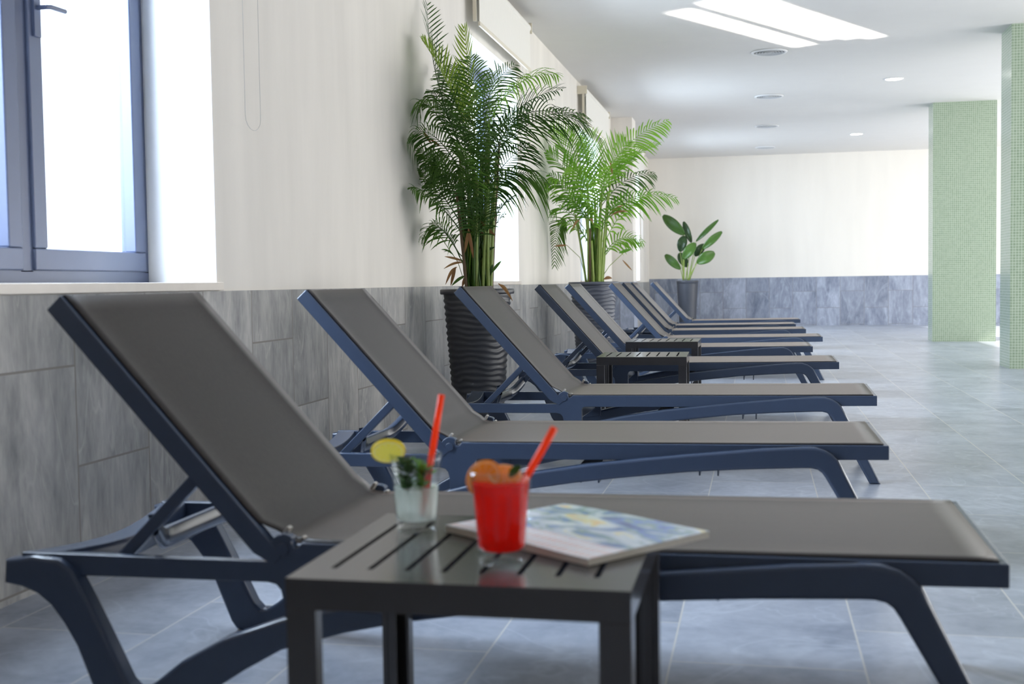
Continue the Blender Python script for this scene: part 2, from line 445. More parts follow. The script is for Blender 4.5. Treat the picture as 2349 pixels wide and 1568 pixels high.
# roller blinds (mounted on the wall above each window)
def blind(a, b_, drop, label, chain=True):
    r = empty('roller_blind', (XW, (a+b_)/2, 2.95))
    inv = Matrix.Translation((-XW, -(a+b_)/2, -2.95))
    def P(m, name, mat, **k):
        o = m.build(name, mat, None, **k); o.parent = r; o.matrix_parent_inverse = inv; return o
    xr, zr = XW+.065, 2.955
    m = MB(); m.tube([(xr, a, zr), (xr, b_, zr)], .038, 20); P(m, 'roller', M['blind'], smooth=False, bevel=.002, angle=60)
    m = MB(); m.box(xr+.028, xr+.031, a+.02, b_-.02, drop, zr); P(m, 'cloth', M['blind'])
    m = MB(); m.box(xr+.022, xr+.038, a+.012, b_-.012, drop-.012, drop+.018); P(m, 'bottom_bar', M['blindbar'], bevel=.004)
    for yy in (a-.012, b_):
        m = MB(); m.box(XW, xr+.045, yy, yy+.012, zr-.045, zr+.045); P(m, 'bracket', M['blindbar'], bevel=.004)
    m = MB(); m.box(xr-.012, xr+.012, a+.002, a+.014, drop+.02, zr); P(m, 'guide_strip', M['blindbar'])
    if chain:
        zb = 1.48; yc = b_-.075
        pts = [(xr, yc-.07, zr)] + [(xr-.01, yc-.07, zr-(zr-zb)*t/10) for t in range(1, 10)]
        pts += [(xr-.01, yc-.07*math.cos(PI*t/8), zb-.05*math.sin(PI*t/8)) for t in range(0, 9)]
        pts += [(xr-.01, yc+.07, zb+(zr-zb)*t/10) for t in range(1, 10)]
        m = MB(); m.tube(pts, .0011, 6); P(m, 'pull_chain', M['chain'])
    tag(r, label, 'blind', 'cream roller blinds over the windows')
blind(2.25, 4.34, 2.60, 'cream roller blind whose thin pull chain hangs beside the large grey window')
blind(7.92, 9.80, 2.60, 'cream roller blind above the window behind the tall dark palm')
blind(13.05, 15.12, 2.59, 'cream roller blind above the window behind the bright green palm')
blind(18.0, 19.95, 2.52, 'cream roller blind half hidden behind the wall pilaster')

# ------------------------------------------------------------------ ceiling fittings
def vent(x, y, label):
    r = empty('ceiling_vent', (x, y, HC))
    m = MB(); m.lathe([(.150, -.001), (.175, -.001), (.172, -.010), (.152, -.016), (.146, -.010), (.150, -.001)], 48, cap_bottom=False, cap_top=False)
    m.build('rim', M['white'], r, smooth=True)
    m = MB(); m.lathe([(.001, -.0015), (.150, -.0015)], 48, cap_bottom=False, cap_top=False); m.build('backing', M['dark'], r)
    for rad in (.035, .062, .089, .116):
        m = MB(); m.lathe([(rad, -.004), (rad+.017, -.016), (rad+.019, -.015), (rad+.004, -.003), (rad, -.004)], 40, cap_bottom=False, cap_top=False)
        m.build('ring', M['grille'], r, smooth=True)
    m = MB(); m.lathe([(.001, -.014), (.022, -.014), (.026, -.004)], 24, cap_bottom=False, cap_top=False); m.build('hub', M['grille'], r, smooth=True)
    tag(r, label, 'vent', 'round air vents along the ceiling')
vent(.118, 11.93, 'round ceiling air vent beside the bright light streaks')
vent(.142, 14.79, 'round ceiling air vent, second from the light streaks')
vent(.135, 17.62, 'round ceiling air vent, third from the light streaks')
vent(.135, 20.44, 'small round ceiling air vent closest to the far wall')
def downlight(x, y, label):
    r = empty('ceiling_downlight', (x, y, HC))
    m = MB(); m.lathe([(.088, -.001), (.107, -.001), (.105, -.006), (.09, -.008), (.088, -.001)], 40, cap_bottom=False, cap_top=False)
    m.build('trim_ring', M['white'], r, smooth=True)
    m = MB(); m.lathe([(.001, -.005), (.089, -.005)], 40, cap_bottom=False, cap_top=False); m.build('lens', M['lamp'], r)
    tag(r, label, 'ceiling light', 'recessed downlights in a line along the ceiling')
downlight(1.50, 13.93, 'lit round recessed ceiling downlight, the larger nearer one')
downlight(1.50, 19.04, 'lit round recessed ceiling downlight closer to the far wall')

# ------------------------------------------------------------------ lounger
W = .58
BA = R(47.8)
RAIL = [(0, .3555), (-.6, .352), (-1.245, .3485), (-1.252, .340), (-1.262, .339), (-1.266, .352)]
RAIL += [(-1.282+.029*math.cos(t), .336+.029*math.sin(t)) for t in [R(50+130*k/8) for k in range(9)]]
RAIL += [(-1.311, .311), (-1.60, .311), (-1.838, .311), (-1.838, .268), (-1.60, .270), (-1.315, .272), (-1.298, .268), (-1.289, .258), (-1.285, .24),
         (-1.282, .19), (-1.206, .20), (-1.206, .286), (-1.203, .295), (-1.194, .3), (-.90, .302), (-.865, .302), (0, .3145)]
LEGF = [(.013, 0), (-.06, .153), (-.133, .300), (-.141, .316), (-.155, .330), (-.175, .343), (-.205, .351), (-.24, .3515),
        (-.24, .290), (-.215, .290), (-.197, .286), (-.185, .277), (-.175, .262), (-.108, .145), (-.03, 0)]
BEAM_T = [(-.24, .3515), (-.351, .345), (-.568, .325), (-.70, .311), (-.86, .292), (-1.039, .263), (-1.15, .240), (-1.28, .208), (-1.40, .165), (-1.49, .115)]
BEAM_B = [(-1.43, .060), (-1.36, .105), (-1.285, .148), (-1.16, .186), (-1.039, .213), (-.90, .235), (-.764, .252), (-.568, .273), (-.412, .283), (-.24, .290)]
LEGR = [(-1.49, .115), (-1.545, .072), (-1.570, .056), (-1.588, .055), (-1.603, .070), (-1.628, .120), (-1.654, .172), (-1.683, .228), (-1.70, .258),
        (-1.715, .285), (-1.745, .304), (-1.80, .309), (-1.862, .300), (-1.866, .253), (-1.828, .247), (-1.795, .235), (-1.765, .213), (-1.736, .176), (-1.711, .135), (-1.685, .070),
        (-1.665, .022), (-1.652, .004), (-1.64, 0), (-1.575, 0), (-1.552, .003), (-1.43, .060)]
def backpt(s, p=0.0):
    """s metres up the backrest from the hinge, p above its face"""
    return (-1.292 - s*math.cos(BA) + p*math.sin(BA), .332 + s*math.sin(BA) + p*math.cos(BA))
def make_lounger():
    r = empty('sun_lounger', (0, 0, 0))
    mt = M['frame']
    for side in (0, 1):
        def yy(a, b_): return (a, b_) if side == 0 else (W-b_, W-a)
        MB().prism(RAIL, *yy(.004, .028)).build('side_rail', mt, r, bevel=.0025)
        MB().prism(LEGF, *yy(-.018, .024), seams={7}).build('leg', mt, r, bevel=.0095, seg=4)
        MB().prism(BEAM_T+BEAM_B, *yy(-.018, .024), seams={len(BEAM_T)-1, len(BEAM_T)+len(BEAM_B)-1}).build('side_beam', mt, r, bevel=.0095, seg=4)
        MB().prism(LEGR, *yy(-.018, .024), seams={len(LEGR)-1}).build('leg', mt, r, bevel=.0095, seg=4)
        a, b_ = yy(.002, .030)
        q = [backpt(-.012), backpt(.657), backpt(.657, -.041), backpt(.03, -.041), backpt(-.012, -.026)]
        MB().prism(q, a, b_).build('backrest_rail', mt, r, bevel=.003)
        # hinge cap
        yc = yy(-.001, .004); m = MB()
        m.bm.verts.ensure_lookup_table()
        ring = [(-1.282+.0125*math.cos(2*PI*k/20), .336+.0125*math.sin(2*PI*k/20)) for k in range(20)]
        m.prism(ring, *yc); m.build('hinge_cap', mt, r, bevel=.002)
        # strut
        a, b_ = yy(.034, .056)
        p0 = Vector((-1.448, .488)); p1 = Vector((-1.655, .282)); d = (p1-p0).normalized(); n = Vector((-d.y, d.x))*.0125
        MB().prism([tuple(p0+n), tuple(p0-n), tuple(p1-n), tuple(p1+n)], a, b_).build('support_strut', mt, r, bevel=.003)
        # fabric clips at the hinge
        a, b_ = yy(.030, .048)
        m = MB(); m.prism([(-1.30, .352), (-1.285, .374), (-1.279, .370), (-1.291, .350), (-1.262, .349), (-1.255, .356), (-1.250, .353), (-1.258, .342), (-1.296, .343)], a, b_)
        m.build('fabric_clip', M['clip'], r, bevel=.001)
    # end rails
    MB().box(-.022, 0, .028, W-.028, .3145, .3555).build('foot_rail', mt, r, bevel=.003)
    rows = []
    K = 20
    prof = [(-.03, .0), (-.03, .008), (.03, .008), (.034, -.004), (.03, -.038), (.022, -.038), (.022, -.004), (-.026, -.004)]
    for k in range(K+1):
        t = k/K; w = .022 + (W-.044)*t; s = math.sin(PI*t)
        uc = -1.805 + .028*s; z = .302 - .018*s
        rows.append([(uc+p[0]*(1.0), w, z+p[1]) for p in prof+prof[:1]])
    m = MB(); m.grid(rows); m.build('head_rail', mt, r, smooth=False, bevel=.002)
    # backrest cross bars
    for s in (.640, .30):
        c = backpt(s, -.024); m = MB()
        m.obox((c[0], W/2, c[1]), (-.014*math.cos(BA), 0, .014*math.sin(BA)), (0, W/2-.030, 0), (.012*math.sin(BA), 0, .012*math.cos(BA)))
        m.build('cross_bar', mt, r, bevel=.003)
    # seat cross channels
    for (u, zc) in ((-.870, .214), (-.508, .242)):
        m = MB(); m.box(u-.03, u-.025, .12, W-.12, zc, zc+.05); m.box(u+.025, u+.03, .12, W-.12, zc, zc+.05); m.box(u-.03, u+.03, .03, W-.03, zc+.05, zc+.056)
        m.build('cross_bar', mt, r, bevel=.001)
    m = MB(); m.box(-1.275, -1.225, .03, W-.03, .235, .30); m.build('cross_bar', mt, r, bevel=.01)
    # saddle shaped bail joining the two struts
    rows = []
    path = []
    for k in range(25):
        t = k/24; w = .050 + (W-.10)*t
        e = abs(2*t-1); q_ = max(0, (e-.55)/.45); z = .332 + .052*q_**1.5
        u = -1.612 + .042*q_
        path.append((u, w, z))
    prof = [(-.016, .0), (.004, .004), (.008, .0), (.007, -.012), (.010, -.016), (.006, -.036), (-.002, -.042), (-.008, -.038), (.0, -.018), (-.002, -.006), (-.016, -.004)]
    for (u, w, z) in path: rows.append([(u+p[0], w, z+p[1]) for p in prof+prof[:1]])
    m = MB(); m.grid(rows); m.build('strut_bail', mt, r, smooth=True)
    # sling
    pth = []
    for k in range(25): pth.append((-.014 - (1.215-.014)*k/24, .3575 - .008*k/24, 0))
    pth += [(-1.24, .3492, 0), (-1.262, .3496, .3), (-1.280, .3525, .7), (-1.294, .3590, 1), (-1.306, .3685, 1)]
    for k in range(1, 17):
        c = backpt(.03 + (.655-.03)*k/16, .0025); pth.append((c[0], c[1], 1))
    c = backpt(.662, -.008); pth.append((c[0], c[1], 1))
    rows = []
    n = 16
    L = len(pth)
    for i, (u, z, f) in enumerate(pth):
        dk = abs(u+1.28)
        ins = .014 + .026*math.exp(-(dk/.035)**2)
        row = []
        for j in range(n+1):
            t = j/n; w = ins + (W-2*ins)*t
            inner = min(1, min(t, 1-t)*8)
            sag = .003*(inner**.5)
            if f < .5:
                sag *= min(1, abs(u+.01)*3); row.append((u, w, z-sag))
            else:
                s_ = .006*(inner**.5)
                if i > L-3: s_ *= .4
                row.append((u - s_*math.sin(BA), w, z - s_*math.cos(BA)))
        rows.append(row)
    m = MB(); m.grid(rows); o = m.build('sling_fabric', M['fabric'], r, smooth=True); solidify(o, .0022, 0)
    return r

spots = [(.405, 2.043, -.6), (.362, 3.456, .43), (.469, 4.928, -.97), (.452, 6.93, -.38), (.378, 8.54, .22), (.52, 9.965, -.05), (.447, 11.511, .27), (.393, 12.805, .38), (.49, 14.295, .32)]
labels = [
 'dark grey sun lounger closest to the camera, behind the table with the drinks',
 'blue-grey sun lounger second in the row, just behind the nearest one',
 'blue-grey sun lounger third in the row, its raised back overlapping the tall palm pot',
 'dark grey sun lounger right behind the nearer of the two empty side tables',
 'sun lounger right behind the farther empty side table, fifth in the row',
 'sun lounger sixth in the row, its foot reaching farther out than its neighbours',
 'sun lounger seventh in the row, third from the far end',
 'sun lounger eighth in the row, last but one, with the shortest reaching foot end',
 'sun lounger last in the row, standing before the broad-leaved plant']
proto = make_lounger()
for i, (x, y, a) in enumerate(spots):
    o = proto if i == 0 else copy_tree(proto)
    o.location = (x, y, 0); o.rotation_euler = (0, 0, R(a))
    tag(o, labels[i], 'sun lounger', 'sun loungers in a row along the window wall')

# ------------------------------------------------------------------ side tables
def make_table():
    r = empty('side_table', (0, 0, 0)); mt = M['table']; w, d, h = .488, .47, .42
    m = MB(); x0, x1, y0, y1 = -w/2, w/2, -d/2, d/2; t = .012
    sl = [-.606+.41, -.551+.41, -.496+.41, -.441+.41, -.386+.41, -.331+.41, -.276+.41, -.221+.41]
    ya, yb = y0+.065, y1-.065; sw = .0045
    m.box(x0, x1, y0, ya, h-t, h); m.box(x0, x1, yb, y1, h-t, h)
    xs = [x0] + [v for s in sl for v in (s-sw, s+sw)] + [x1]
    for k in range(0, len(xs), 2): m.box(xs[k], xs[k+1], ya, yb, h-t, h)
    bmesh.ops.remove_doubles(m.bm, verts=m.bm.verts[:], dist=1e-5)
    m.build('tabletop', mt, r)
    m = MB(); b = .044
    m.box(x0, x1, y0, y0+.008, h-b, h-t); m.box(x0, x1, y1-.008, y1, h-b, h-t)
    m.box(x0, x0+.008, y0+.008, y1-.008, h-b, h-t); m.box(x1-.008, x1, y0+.008, y1-.008, h-b, h-t)
    for s in sl[1::2]: m.box(s+.02, s+.026, y0+.008, y1-.008, h-.03, h-t)
    m.build('apron', mt, r)
    for (sx, sy) in ((-1, -1), (1, -1), (1, 1), (-1, 1)):
        m = MB(); X = sx*w/2; Y = sy*d/2
        q = .044
        def bx(xa, xb, ya_, yb_): m.box(min(xa, xb), max(xa, xb), min(ya_, yb_), max(ya_, yb_), 0, h-b)
        bx(X, X-sx*q, Y, Y-sy*.010); bx(X, X-sx*.010, Y-sy*.010, Y-sy*q)
        bx(X-sx*(q-.006), X-sx*q, Y-sy*.010, Y-sy*.026); bx(X-sx*.010, X-sx*.026, Y-sy*(q-.006), Y-sy*q)
        m.build('leg', mt, r, bevel=.0015)
    return r
tp = make_table()
tl = ['slatted dark resin side table carrying two drinks and a magazine',
      'empty dark resin side table in front of the fourth lounger, nearer of the empty pair',
      'empty dark resin side table farther away, in front of the fifth lounger']
for i, (x, y, a) in enumerate([(-.410, 1.776, 0), (-.628, 6.625, 1.5), (-.640, 8.235, 0)]):
    o = tp if i == 0 else copy_tree(tp)
    o.location = (x, y, 0); o.rotation_euler = (0, 0, R(a)); tag(o, tl[i], 'side table', 'matching resin side tables between the loungers')

# ------------------------------------------------------------------ drinks on the first table
TZ = .42
def mat_liquid(name, col, trc, tf, rough=.1, tlf=.6):
    m, nt, N, L, b = newmat(name); setp(b, color=col, rough=rough)
    tl = N.new('ShaderNodeBsdfTranslucent'); tl.inputs[0].default_value = (*col, 1)
    tr = N.new('ShaderNodeBsdfTransparent'); tr.inputs[0].default_value = (*trc, 1)
    a = N.new('ShaderNodeMixShader'); a.inputs[0].default_value = tlf; L.new(b.outputs[0], a.inputs[1]); L.new(tl.outputs[0], a.inputs[2])
    c = N.new('ShaderNodeMixShader'); c.inputs[0].default_value = tf; L.new(a.outputs[0], c.inputs[1]); L.new(tr.outputs[0], c.inputs[2])
    L.new(c.outputs[0], N['Material Output'].inputs['Surface']); return m
M['straw'] = mat_liquid('straw_plastic', (1.0, .16, .05), (1, .5, .3), .08, .2)
M['mojito'] = mat_liquid('mojito_drink', (.95, .98, .93), (.95, .97, .94), .25, tlf=.75)
M['reddrink'] = mat_liquid('red_drink', (1.0, .018, .003), (1, .10, .01), .12)
def mat_citrus(name, rind, flesh, pith):
    m, nt, N, L, b = newmat(name)
    tc = N.new('ShaderNodeTexCoord'); sp = N.new('ShaderNodeSeparateXYZ'); L.new(tc.outputs['Object'], sp.inputs[0])
    ln = N.new('ShaderNodeVectorMath'); ln.operation = 'LENGTH'; L.new(tc.outputs['Object'], ln.inputs[0])
    at = N.new('ShaderNodeMath'); at.operation = 'ARCTAN2'; L.new(sp.outputs[0], at.inputs[0]); L.new(sp.outputs[2], at.inputs[1])
    mu = N.new('ShaderNodeMath'); mu.operation = 'MULTIPLY'; mu.inputs[1].default_value = 5; L.new(at.outputs[0], mu.inputs[0])
    sn = N.new('ShaderNodeMath'); sn.operation = 'SINE'; L.new(mu.outputs[0], sn.inputs[0]); ab = N.new('ShaderNodeMath'); ab.operation = 'ABSOLUTE'; L.new(sn.outputs[0], ab.inputs[0])
    gt = N.new('ShaderNodeMath'); gt.operation = 'GREATER_THAN'; gt.inputs[1].default_value = .16; L.new(ab.outputs[0], gt.inputs[0])
    m1 = N.new('ShaderNodeMix'); m1.data_type = 'RGBA'; m1.inputs[6].default_value = (*pith, 1); m1.inputs[7].default_value = (*flesh, 1); L.new(gt.outputs[0], m1.inputs['Factor'])
    cr = N.new('ShaderNodeValToRGB'); cr.color_ramp.interpolation = 'CONSTANT'; e = cr.color_ramp.elements
    e[0].color = (0,0,0,1); e[1].position = .0215; e[1].color = (.5,.5,.5,1)
    m2 = N.new('ShaderNodeMix'); m2.data_type = 'RGBA'; g1 = N.new('ShaderNodeMath'); g1.operation = 'GREATER_THAN'; g1.inputs[1].default_value = .0225; L.new(ln.outputs['Value'], g1.inputs[0])
    L.new(g1.outputs[0], m2.inputs['Factor']); L.new(m1.outputs[2], m2.inputs[6]); m2.inputs[7].default_value = (*pith, 1)
    m3 = N.new('ShaderNodeMix'); m3.data_type = 'RGBA'; g2 = N.new('ShaderNodeMath'); g2.operation = 'GREATER_THAN'; g2.inputs[1].default_value = .0255; L.new(ln.outputs['Value'], g2.inputs[0])
    L.new(g2.outputs[0], m3.inputs['Factor']); L.new(m2.outputs[2], m3.inputs[6]); m3.inputs[7].default_value = (*rind, 1)
    L.new(m3.outputs[2], b.inputs['Base Color']); setp(b, rough=.35, sss=.2)
    tl = N.new('ShaderNodeBsdfTranslucent'); L.new(m3.outputs[2], tl.inputs[0])
    ms = N.new('ShaderNodeMixShader'); ms.inputs[0].default_value = .45; L.new(b.outputs[0], ms.inputs[1]); L.new(tl.outputs[0], ms.inputs[2]); L.new(ms.outputs[0], N['Material Output'].inputs['Surface'])
    b.inputs['Subsurface Radius'].default_value = (.01, .008, .003)
    return m
M['lemon'] = mat_citrus('lemon_slice', (.95, .80, .06), (.96, .90, .30), (.98, .96, .78))
M['orange'] = mat_citrus('orange_slice', (.95, .42, .02), (.95, .45, .05), (.96, .72, .38))
M['mint'] = mat_leaf('mint_leaf', (.02, .09, .008), (.18, .42, .03), .35, .4)

def tumbler(x, y, label, faceted, liqmat, zl, sc):
    r = empty('drinking_glass', (x, y, TZ)); r.scale = (sc, sc, sc)
    ro, h = .0435, .131
    def rad(z): return .0325 + (.0435-.0325)*(z/h)**.9
    rf = (lambda r_, z, t: -.0006*(1-math.cos(12*t))*(1 if .02 < z < .105 else 0)) if faceted else None
    prof = [(.028, 0), (.0315, .001), (.0325, .004)] + [(rad(z), z) for z in [.01+.012*k for k in range(11)]] + [(.0432, h-.001), (.0425, h), (.0418, h-.001)]
    prof += [(rad(z)-.0022, z) for z in [.12-.0125*k for k in range(9)]] + [(.0290, .0195), (.022, .0185), (.004, .0185)]
    m = MB(); m.lathe(prof, 60, cap_bottom=True, cap_top=True, rf=rf); m.build('glass', M['glass'], r, smooth=True)
    prof = [(.020, .0195), (.0275, .0205)] + [(rad(z)-.0026, z) for z in [.024 + (zl-.024)*k/8 for k in range(9)]]
    m = MB(); m.lathe(prof, 48); m.build('drink', liqmat, r, smooth=False, bevel=.0005)
    tag(r, label, 'glass')
    return r
g1 = (-.558, 1.872); g2 = (-.3700, 1.674)
tumbler(*g1, 'clear tumbler of pale drink with mint and a lemon slice on its rim', True, M['mojito'], .075, 1.0)
tumbler(*g2, 'clear tumbler full of bright red drink beside the magazine', True, M['reddrink'], .114, 1.05)
def straw(p0, p1, label):
    m = MB(); p0 = Vector(p0); p1 = Vector(p1)
    m.tube([p0, p0.lerp(p1, .33), p0.lerp(p1, .66), p1], .0056, 16)
    o = m.build('drinking_straw', M['straw'], None, smooth=True); tag(o, label, 'straw')
straw((g1[0]+.012, g1[1]-.008, TZ+.030), (-.5115, 1.872, .648), 'red plastic straw standing nearly upright in the mint drink')
straw((g2[0]-.012, g2[1]-.004, TZ+.040), (-.288, 1.668, .621), 'red plastic straw leaning far over to the right in the red drink')

def disc_slice(name, c, nrm, rx, rad, th, mat, label, cat, cut=False):
    """citrus disc in its local XZ plane"""
    m = MB(); seg = 40
    pts = [(rad*math.cos(2*PI*k/seg), rad*math.sin(2*PI*k/seg)) for k in range(seg)]
    m.prism(pts, -th/2, th/2)
    o = m.build(name, mat, None, bevel=.0012)
    o.location = c; o.rotation_euler = nrm; tag(o, label, cat)
    return o
disc_slice('lemon_slice', (g1[0]-.046, g1[1]-.004, TZ+.134), (R(42), R(-12), R(8)), 0, .0285, .005, M['lemon'], 'yellow lemon slice perched on the rim of the mint drink', 'lemon slice')
disc_slice('orange_slice', (g2[0]-.026, g2[1]+.004, TZ+.124), (R(-30), R(0), R(-14)), 0, .0285, .005, M['orange'], 'orange slice standing at the left rim of the red drink', 'orange slice')
disc_slice('orange_slice', (g2[0]+.004, g2[1]+.010, TZ+.126), (R(-62), R(8), R(10)), 0, .0270, .005, M['orange'], 'orange slice floating flat on top of the red drink', 'orange slice')

def leafmesh(m, base, direc, up, ln, wd, fold=.25, curl=.0, n=8, shape=1.0):
    d = Vector(direc).normalized(); u = Vector(up); s = d.cross(u)
    s = s.normalized() if s.length > 1e-5 else Vector((1,0,0)); u = s.cross(d).normalized()
    rows = []
    for k in range(n+1):
        t = k/n; w = wd*.5*(math.sin(PI*min(1, t*.98+.02)**shape)**.75) if 0 < t < 1 else wd*.03
        c = Vector(base) + d*(ln*t) - Vector((0,0,1))*(curl*ln*t*t)
        rows.append([tuple(c - s*w + u*(w*fold)), tuple(c), tuple(c + s*w + u*(w*fold))])
    m.grid(rows)
# mint sprigs: a leafy bunch pushed down into the glass
rnd = random.Random(3)
for si, (dx, dy, z0, z1, lab) in enumerate(((-.013, -.008, .066, .128, 'dark green mint sprig packed in the left half of the pale drink'), (.014, -.004, .064, .120, 'dark green mint sprig packed in the right half of the pale drink'))):
    m = MB(); cx, cy = g1[0]+dx, g1[1]+dy
    m.tube([(cx, cy, TZ+z0-.005), (cx+.002, cy, TZ+z1)], .0012, 6)
    for k in range(60):
        t = rnd.random(); a = rnd.uniform(0, 2*PI); rr_ = rnd.uniform(.0, .013)
        p = (cx+rr_*math.cos(a), cy+rr_*math.sin(a), TZ+z0+(z1-z0)*t*.85)
        leafmesh(m, p, (math.cos(a)*.55, math.sin(a)*.55, rnd.uniform(.2, 1.0)), (0, 0, 1), rnd.uniform(.016, .023), rnd.uniform(.010, .014), .35, .25, 6)
    o = m.build('mint_sprig', M['mint'], None, smooth=True); tag(o, lab, 'mint')
m = MB(); leafmesh(m, (g2[0]+.012, g2[1]+.004, TZ+.126), (.6, .1, .75), (0, -1, .4), .026, .013, .3, .1)
o = m.build('mint_leaf', M['mint'], None, smooth=True); tag(o, 'single green mint leaf tucked behind the leaning straw', 'mint')
o = solidify(o, .0006)

# magazine
mz0 = TZ+.0012
c4 = Vector((-.241, 1.666, 0)); e1 = Vector((-.79, .60, 0)).normalized(); e2 = Vector((.52, .855, 0)).normalized()
LM, WM, TM = .335, .270, .0098
def mat_cover():
    m, nt, N, L, b = newmat('magazine_cover')
    tc = N.new('ShaderNodeTexCoord')
    mp = N.new('ShaderNodeMapping'); mp.inputs['Scale'].default_value = (9, 14, 1); L.new(tc.outputs['Object'], mp.inputs[0])
    n = N.new('ShaderNodeTexNoise'); n.inputs['Scale'].default_value = 1.2; n.inputs['Detail'].default_value = 3; n.inputs['Distortion'].default_value = 1.2; L.new(mp.outputs[0], n.inputs['Vector'])
    cr = N.new('ShaderNodeValToRGB'); e = cr.color_ramp.elements
    e[0].position = .30; e[0].color = (.03, .07, .22, 1); e[1].position = .74; e[1].color = (.80, .28, .18, 1)
    for p, c in ((.40, (.12, .22, .52, 1)), (.46, (.22, .32, .25, 1)), (.50, (.42, .48, .58, 1)), (.60, (.62, .66, .66, 1)), (.66, (.75, .62, .25, 1))):
        q = e.new(p); q.color = c
    L.new(n.outputs['Fac'], cr.inputs[0])
    # pale margin with reddish lettering-like rows towards the near long edge
    sp = N.new('ShaderNodeSeparateXYZ'); L.new(tc.outputs['Object'], sp.inputs[0])
    mr = N.new('ShaderNodeMapRange'); mr.inputs[1].default_value = .07; mr.inputs[2].default_value = .085; L.new(sp.outputs[1], mr.inputs[0])
    v = N.new('ShaderNodeTexBrick'); v.inputs['Scale'].default_value = 1; v.inputs['Brick Width'].default_value = .012; v.inputs['Row Height'].default_value = .03
    v.inputs['Mortar Size'].default_value = .004; v.inputs['Color1'].default_value = (.75, .30, .24, 1); v.inputs['Color2'].default_value = (.82, .50, .42, 1); v.inputs['Mortar'].default_value = (.78, .80, .84, 1)
    L.new(tc.outputs['Object'], v.inputs['Vector'])
    mx = N.new('ShaderNodeMix'); mx.data_type = 'RGBA'; L.new(mr.outputs[0], mx.inputs['Factor']); L.new(v.outputs['Color'], mx.inputs[6]); L.new(cr.outputs[0], mx.inputs[7])
    L.new(mx.outputs[2], b.inputs['Base Color']); setp(b, rough=.28, coat=.4)
    return m
M['cover'] = mat_cover(); M['paper'] = mat_simple('page_edges', (.62, .57, .48), .8, .15, 200)
ang = math.atan2(-e1.y, -e1.x)
mg = empty('magazine', (c4.x+e1.x*LM, c4.y+e1.y*LM, mz0), ang)
# local x runs from the far-left corner back to the near corner, local y towards the far side
def magsheet(z0, z1, name, mat, sh=0.0, thin=False):
    m = MB(); n = 14
    top = []; bot = []
    for i in range(n+1):
        x = LM*i/n
        bulge = .004*math.sin(PI*min(1, x/LM*1.2))
        top.append([(x+sh, WM*j/6, z1+bulge*(1-abs(j/6-.5))) for j in range(7)])
        bot.append([(x+sh, WM*j/6, z0+(bulge*(1-abs(j/6-.5)) if thin else 0)) for j in range(7)])
    vt = [[m.bm.verts.new(p) for p in r] for r in top]; vb = [[m.bm.verts.new(p) for p in r] for r in bot]
    f = m.bm.faces.new
    for i in range(n):
        for j in range(6):
            f((vt[i][j], vt[i+1][j], vt[i+1][j+1], vt[i][j+1])); f((vb[i][j], vb[i][j+1], vb[i+1][j+1], vb[i+1][j]))
    for i in range(n):
        f((vb[i][0], vb[i+1][0], vt[i+1][0], vt[i][0])); f((vb[i][6], vt[i][6], vt[i+1][6], vb[i+1][6]))
    for j in range(6):
        f((vb[0][j], vt[0][j], vt[0][j+1], vb[0][j+1])); f((vb[n][j], vb[n][j+1], vt[n][j+1], vt[n][j]))
    o = m.build(name, mat, mg, smooth=False); return o
magsheet(0, TM, 'pages', M['paper']); magsheet(TM+.0002, TM+.0010, 'cover', M['cover'], 0, True)
tag(mg, 'thick glossy magazine with a blue and orange picture cover, hanging over the table edge', 'magazine')

# ------------------------------------------------------------------ plants
def ray(px, py):
    return fw + rr*((px-1174.5)/F_PX) - uu*((py-784)/F_PX)
def at(px, py, Y):
    d = ray(px, py); t = Y/d.y
    return Vector((d.x*t, Y, CH + d.z*t))
def bez(p0, p1, p2, t): return p0*(1-t)**2 + p1*(2*t*(1-t)) + p2*t*t

def frond(m, root, p0, p1, p2, n=20, ll=.22, lw=.016, up=Vector((0,0,1)), droop=.35, rnd=random, spread=.8, t0=.12, stiff=1.0, twist=0.0):
    """petiole from root to p0, rachis p0-p1-p2 with paired leaflets"""
    if root is not None:
        q = [root.lerp(p0, k/6) for k in range(6)]
        mid = (p0-root).length*.05
        for k in range(1, 6): q[k] += (p0-p1).normalized()*mid*math.sin(PI*k/6)*0.0
        q2 = [bez(root, root*.45+p0*.55+Vector((0,0,.06)), p0, k/6) for k in range(6)]
        m.tube(q2 + [p0], [.0065-.0006*k for k in range(7)], 6)
    pts = [bez(p0, p1, p2, k/14) for k in range(15)]
    m.tube(pts, [.0040-.0034*k/14 for k in range(15)], 5)
    side0 = None
    for k in range(n):
        t = t0 + (1-t0)*(k+.5)/n
        c = bez(p0, p1, p2, t); tg = (bez(p0, p1, p2, min(1, t+.02)) - bez(p0, p1, p2, t-.02)).normalized()
        s = tg.cross(up)
        s = s.normalized() if s.length > .15 else (side0 or Vector((1, 0, 0)))
        side0 = s
        nn = s.cross(tg).normalized()
        s, nn = s*math.cos(twist) + nn*math.sin(twist), nn*math.cos(twist) - s*math.sin(twist)
        fl = ll*(math.sin(PI*min(1, .18+t*.80))**.7)*rnd.uniform(.85, 1.1)
        for sg in (-1, 1):
            if rnd.random() < .04: continue
            ds = (s*sg*spread + tg*(.45+.5*t) + nn*rnd.uniform(.15, .45)*stiff).normalized()
            dr = droop*rnd.uniform(.6, 1.4)
            rows = []
            K = 6
            for i in range(K+1):
                u_ = i/K
                p = c + ds*(fl*u_) - Vector((0,0,1))*(dr*fl*u_*u_)
                w = lw*.5*(math.sin(PI*(.10+.88*u_))**.7 if i < K else .06)
                wv = tg*w
                rows.append([tuple(p-wv), tuple(p+nn*w*.35), tuple(p+wv)])
            m.grid(rows)

